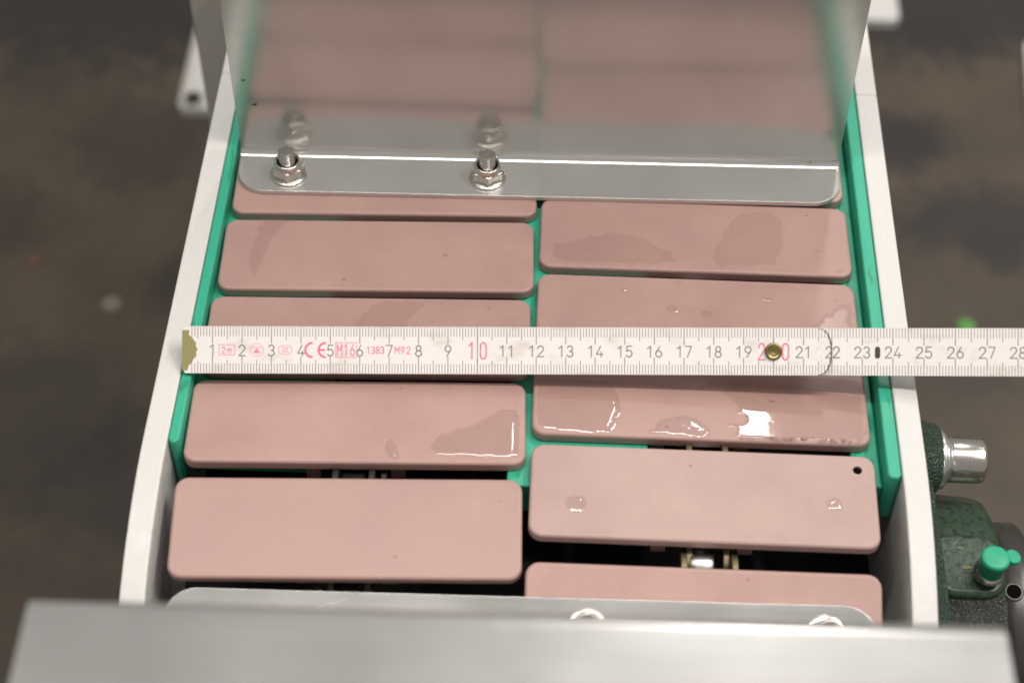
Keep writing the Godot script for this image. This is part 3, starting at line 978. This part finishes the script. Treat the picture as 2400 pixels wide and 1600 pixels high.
func beads(label: String, spots: Array, at := Transform3D()) -> void:
	var g := Geo.new()
	for s in spots:
		g.x = Transform3D(Basis().scaled(Vector3(1, 0.55, s[3])), Vector3(s[0], 0.02, s[1]))
		var r: float = s[2]
		g.lathe([Vector2(r, 0), Vector2(r * 0.92, r * 0.38), Vector2(r * 0.7, r * 0.7), Vector2(r * 0.38, r * 0.92), Vector2(0.01, r)], 8)
	var o := part("water_beads", g, M.film, self, at)
	tag(o, label, "water beads")
	o.set_meta("kind", "stuff")

func build_water(L: Dictionary, R: Dictionary) -> void:
	water("water_puddle", "clear water puddle covering the slat end by the centre gap, below ruler mark 13", "puddle", [[5.6, 19.8], [17.4, 18.5], [28, 18.4], [31.2, 20.3], [32.7, 24.9], [33.4, 28.9], [32.8, 35.5], [31, 38.8], [26.1, 39.8], [12.6, 39.6], [7.4, 38.7], [5.6, 35]], 0.5, 2.6, M.film, Transform3D(), "", 0.012)
	water("water_puddle", "half-round water puddle at the slat's front edge, below ruler marks 16 and 17", "puddle", [[42.8, 39.8], [44.7, 36.9], [47.8, 33.8], [52, 32.1], [56.2, 31.8], [59.8, 32.9], [62.6, 35.4], [63.6, 38], [62.7, 40], [58, 40.3], [51.3, 40], [45.7, 39.9]], 0.55, 2.4, M.film, Transform3D(), "", 0.012)
	water("water_puddle", "wide water film with the white lamp reflection, below ruler marks 19 to 21", "puddle", [[69.5, 19.5], [68.6, 21.5], [72.0, 24.6], [73.6, 27.6], [72.6, 29.4], [75.4, 30.4], [76.2, 32.2], [74.8, 34.3], [70.9, 34.4], [69.4, 35.0], [73.0, 36.6], [72.4, 39.2], [79.7, 39.9], [95.1, 39.8], [113.2, 39.9], [115.2, 37], [115.4, 24.9], [115.2, 14.5], [102.2, 13.2], [86.3, 13.2], [72.4, 14.0]], 0.22, 1.0, M.film, Transform3D(), "", 0.003)
	water("water_puddle", "curved water puddle at the slat corner in front of ruler mark 11", "puddle", [[-29.1, 46.5], [-26.2, 43.1], [-19.1, 40.2], [-12.6, 36.6], [-8.1, 33.1], [-4.6, 32], [-1.6, 32.8], [-0.8, 39.3], [-0.8, 47.6], [-2.2, 51.6], [-13.3, 52], [-21, 51.9], [-26.6, 52.3], [-29.4, 49.7]], 0.55, 2.6, M.film, Transform3D(), "", 0.015)
	water("water_drop", "small upright water drop on the slat in front of ruler mark 7", "water drop", [[-44.9, 48.5], [-43, 45.9], [-41.3, 48.3], [-40, 53.6], [-41.8, 54.3], [-44, 52.3]], 0.6, 1.6, M.film)
	water("damp_patch", "dark damp wedge near the centre gap on the slat below the upright flight", "damp patch", [[9.6, -44.7], [19.9, -49.2], [31.9, -52.5], [44.7, -47.6], [52.6, -42.5], [51.2, -38], [25.6, -37.3], [9.2, -38.1]], 0.12, 2.0, M.damp)
	water("damp_patch", "dark damp arc farther from the centre gap on the slat below the upright flight", "damp patch", [[72.9, -56.6], [77.9, -63.8], [90.4, -65.6], [92.9, -54.3], [89.8, -41], [73, -38], [67.6, -42.1]], 0.12, 2.0, M.damp)
	water("damp_patch", "damp film on the slat corner just behind ruler mark 22", "damp patch", [[86, 6], [92, -4], [104, -13], [112.5, -21.5], [115.2, -22.5], [115.6, -12], [115.7, 3], [112, 6.3], [98, 6.5]], 0.18, 2.2, M.damp)
	water("damp_patch", "damp band slanting across the slat behind ruler mark 6", "damp patch", [[-62, -2], [-57, -10], [-53, -15], [-36, -15.5], [-38, -9], [-42, -1], [-44, 8], [-62, 8]], 0.10, 2.0, M.damp)
	water("damp_patch", "damp strip down the slat's outer end, second slat behind the ruler at its zero end", "damp patch", [[-101, -50], [-98, -53], [-88, -53], [-92, -47], [-95.5, -36], [-96, -25], [-101, -24.5], [-102.5, -36]], 0.10, 2.0, M.damp)
	var i := 0
	for q in [[52.0, -16.0, 2.6, 2.0, "small water drop behind ruler mark 17, larger of the pair"], [63.8, -14.1, 2.2, 2.0, "small water drop behind ruler mark 18, nearest to the ruler"], [54.5, -28.6, 1.7, 1.3, "tiny water drop at the slat's back edge behind ruler mark 17"], [35.0, -24.5, 1.9, 1.2, "tiny water drop behind ruler mark 15, farthest toward the centre gap"], [86.0, -22.0, 2.0, 1.2, "tiny water drop behind ruler mark 20"]]:
		water("water_drop", q[4], "water drop", blob(q[0], q[1], q[2], q[3], 50 + i), 0.5, 1.3, M.film, Transform3D(), "water drops on the slats")
		i += 1
	water("water_drop", "oval water drop on the holed slat's end beside the centre gap", "water drop", blob(-41.9, 5, 3.4, 3.1, 61), 0.42, 3.0, M.film, R[3], "water drops on the slats")
	water("water_drop", "oval water drop on the holed slat below the round hole", "water drop", blob(42.6, 1.6, 3.0, 2.7, 62), 0.42, 2.6, M.film, R[3], "water drops on the slats")
	# beads too many to count, along rims
	var r := RandomNumberGenerator.new()
	r.seed = 9
	var a := []
	for k in 110:
		var x := r.randf_range(72, 115)
		a.append([x, 40.25 + 0.45 * r.randfn(), r.randf_range(0.3, 0.85), 1.0])
	for k in 30:
		a.append([115.9 + 0.3 * r.randfn(), r.randf_range(18, 38), r.randf_range(0.12, 0.3), 1.3])
	beads("row of tiny water beads along the wet slat's front rim", a)
	var b := []
	for k in 70:
		b.append([-0.8 - absf(r.randfn()) * 1.6, r.randf_range(24, 48), r.randf_range(0.10, 0.24), 1.0])
	for k in 60:
		b.append([r.randf_range(-40, -3), -20.8 - absf(r.randfn()) * 3.0, r.randf_range(0.09, 0.2), 1.0])
	for k in 40:
		b.append([4.5 + absf(r.randfn()) * 3.0, -29 + absf(r.randfn()) * 4.0, r.randf_range(0.1, 0.25), 1.0])
	for k in 26:
		b.append([r.randf_range(12, 60) , -35.6 + 0.3 * r.randfn(), r.randf_range(0.12, 0.3), 1.0])
	for k in 14:
		b.append([113 + r.randfn() * 0.9, -37 + 0.5 * r.randfn(), r.randf_range(0.15, 0.35), 1.0])
	beads("scattered fine water beads near the slat rims behind and beside the ruler", b)

# ------------------------------------------------------------------ things on the floor and the lamps
func build_floor() -> void:
	var g := Geo.new()
	var n := Vector3.UP
	var q := 6000.0
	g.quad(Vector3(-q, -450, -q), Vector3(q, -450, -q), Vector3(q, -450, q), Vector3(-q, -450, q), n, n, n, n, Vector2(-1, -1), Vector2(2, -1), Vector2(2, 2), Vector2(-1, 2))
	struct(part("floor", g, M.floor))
	for p in [[-277.0, -589.0, 62.0, -125.0, true, "white anchor plate with a bolt hole on the floor beside the grey leg"], [205.0, -719.0, 75.0, -120.0, false, "plain white anchor plate on the floor beyond the conveyor's far end"], [367.0, -612.0, 60.0, -90.0, false, "rounded white plate lying at the edge of the stained floor"]]:
		var f := Geo.new()
		var o := round_rect(0, p[3], p[2], 0, 7.0)
		f.slab(o, 8.0, 0.8, 0.0, Rect2(0, 0, 1, 1), circle(Vector2(10.6, -12.6), 6.6, 28) if p[4] else PackedVector2Array())
		var turn := 0.0
		if p[0] > 300: turn = -0.10
		var ap := part("anchor_plate", f, M.white, self, Transform3D(Basis(Vector3.UP, turn), Vector3(p[0], -441.9, p[1])))
		tag(ap, p[5], "anchor plate")
		if p[4]:
			var dk := Geo.new()
			dk.lathe([Vector2(6.55, -2.5), Vector2(0, -2.6)], 28)
			part("bolt_hole", dk, M.dark_gap, ap, Transform3D(Basis(), Vector3(10.6, 0, -12.6)))  # black disc painted in as shade below the plate's opening
	var bits := [[295.0, -406.0, 7.0, Color(0.10, 0.30, 0.07), "small green scrap lying on the brown floor", "scrap"], [-292.0, -398.0, 7.5, Color(0.19, 0.17, 0.13), "pale round chip lying on the brown floor", "chip"], [-353.0, -435.0, 5.0, Color(0.14, 0.075, 0.045), "tiny rust-coloured crumb lying on the brown floor", "crumb"]]
	for b in bits:
		var f := Geo.new()
		f.lathe([Vector2(b[2], 0), Vector2(b[2] * 0.95, 1.2), Vector2(b[2] * 0.6, 2.2), Vector2(0, 2.5)], 9)
		tag(part("floor_" + b[5], f, mat(b[3], 0.7), self, Transform3D(Basis(Vector3.UP, 0.4), Vector3(b[0], -449.9, b[1]))), b[4], b[5])

func build_lamp(label: String, at: Vector3, size: Vector2, energy: float) -> void:
	var t := thing("ceiling_lamp", label, "lamp", Transform3D(Basis(), at * 1000.0), "ceiling lamps over the conveyor")
	var w := size.x * 500.0
	var l := size.y * 500.0
	var c := Geo.new()
	c.box(Vector3(-w - 12, 3, -l - 20), Vector3(w + 12, 60, l + 20), 3)
	part("lamp_housing", c, M.lamp_case, t)
	var d := Geo.new()
	d.box(Vector3(-w, 0, -l), Vector3(w, 2.8, l))
	part("lamp_diffuser", d, M.lamp_glow, t)
	var a := AreaLight3D.new()
	a.name = "lamp_light"
	a.area_size = size
	a.light_energy = energy
	a.light_color = Color(1, 0.982, 0.96)
	a.area_range = 12.0
	a.area_attenuation = 2.0
	a.shadow_enabled = true
	a.rotation.x = -PI / 2
	a.position = Vector3(0, -0.004, 0)
	t.add_child(a, true)

func _ready() -> void:
	rng.seed = 4
	# camera
	var cam := Camera3D.new()
	cam.name = "camera"
	add_child(cam, true)
	cam.transform = Transform3D(Basis(Vector3(0.99917, 0.00942, -0.03972), Vector3(-0.03643, 0.64484, -0.76345), Vector3(0.01842, 0.76426, 0.64465)).orthonormalized(), Vector3(7.073, 478.991, 405.692) * MM)
	cam.near = 0.01
	cam.far = 60.0
	var ca := CameraAttributesPhysical.new()
	ca.frustum_focal_length = 63.05
	ca.frustum_focus_distance = 0.632
	ca.frustum_near = 0.01
	ca.frustum_far = 60.0
	ca.exposure_aperture = 8.0
	cam.attributes = ca
	cam.fov = 21.56
	# surroundings: the dim hall round the machine
	var we := WorldEnvironment.new()
	we.name = "surroundings"
	var e := Environment.new()
	e.background_mode = Environment.BG_COLOR
	e.background_color = Color(0.29, 0.284, 0.272).linear_to_srgb()
	e.tonemap_mode = Environment.TONE_MAPPER_LINEAR
	e.tonemap_exposure = 1.0
	e.sdfgi_enabled = true
	e.ssao_enabled = true
	e.ssil_enabled = true
	we.environment = e
	add_child(we, true)
	make_materials()
	# lamps
	build_lamp("short ceiling lamp straight beyond the conveyor's far end", Vector3(0.485, 3.0, -2.23), Vector2(0.12, 0.46), 1.9)
	build_lamp("added unseen long lamp lying crosswise over the conveyor", Vector3(0.0, 3.0, 0.15), Vector2(2.6, 0.14), 4.8)  # lamp added to brighten the flight's fold and the ruler
	build_lamp("long ceiling lamp above the floor on the bearing's side", Vector3(1.9, 3.0, -0.4), Vector2(0.12, 2.6), 7.5)

	build_floor()
	build_frame()
	var slats := []
	for k in 5:
		slats.append(slat_material(k, [1.0, 0.95, 1.04, 0.96, 1.01][k], [3, 7, 2, 4, 3][k]))
	var holed := slat_material(9, 1.04, 1, Color(0.455, 0.310, 0.283))  # paler colour paints in the lamp sheen on the tilted holed slat
	var L := build_chain("slat_chain", "chain of pink slats crossing under the ruler's zero end", -112.07, -54.7, 0.0329, slats)
	var R := build_chain("slat_chain_with_holed_slat", "chain of pink slats with puddles and a holed slat, under ruler mark 20", 3.6, -69.4, 0.0, [slats[1], slats[3], slats[0], slats[4], slats[2], holed])
	build_bearing()
	build_flight("steel_flight", "tall mirror-like steel flight bolted upright across the slats", Transform3D(Basis(Vector3.UP, 0.018), Vector3(2.3, 0.1, -88.2)), M.steel, [[-94.4, 11.6, 0.5], [-19.4, 11.2, 0.62]])
	var f: Transform3D = R[4]
	var near := Transform3D(Basis(Vector3.RIGHT, 0.008) * f.basis * Basis(Vector3.UP, PI + 0.010), f * Vector3(2.5 - 60.5, 0.2, 14.7))
	build_flight("steel_flight", "blurred satin steel flight leaning over the near end", near, M.satin, [[-96.6, 10.5, 0.3], [-21.3, 10.5, 0.9]])
	build_ruler()
	build_water(L, R)
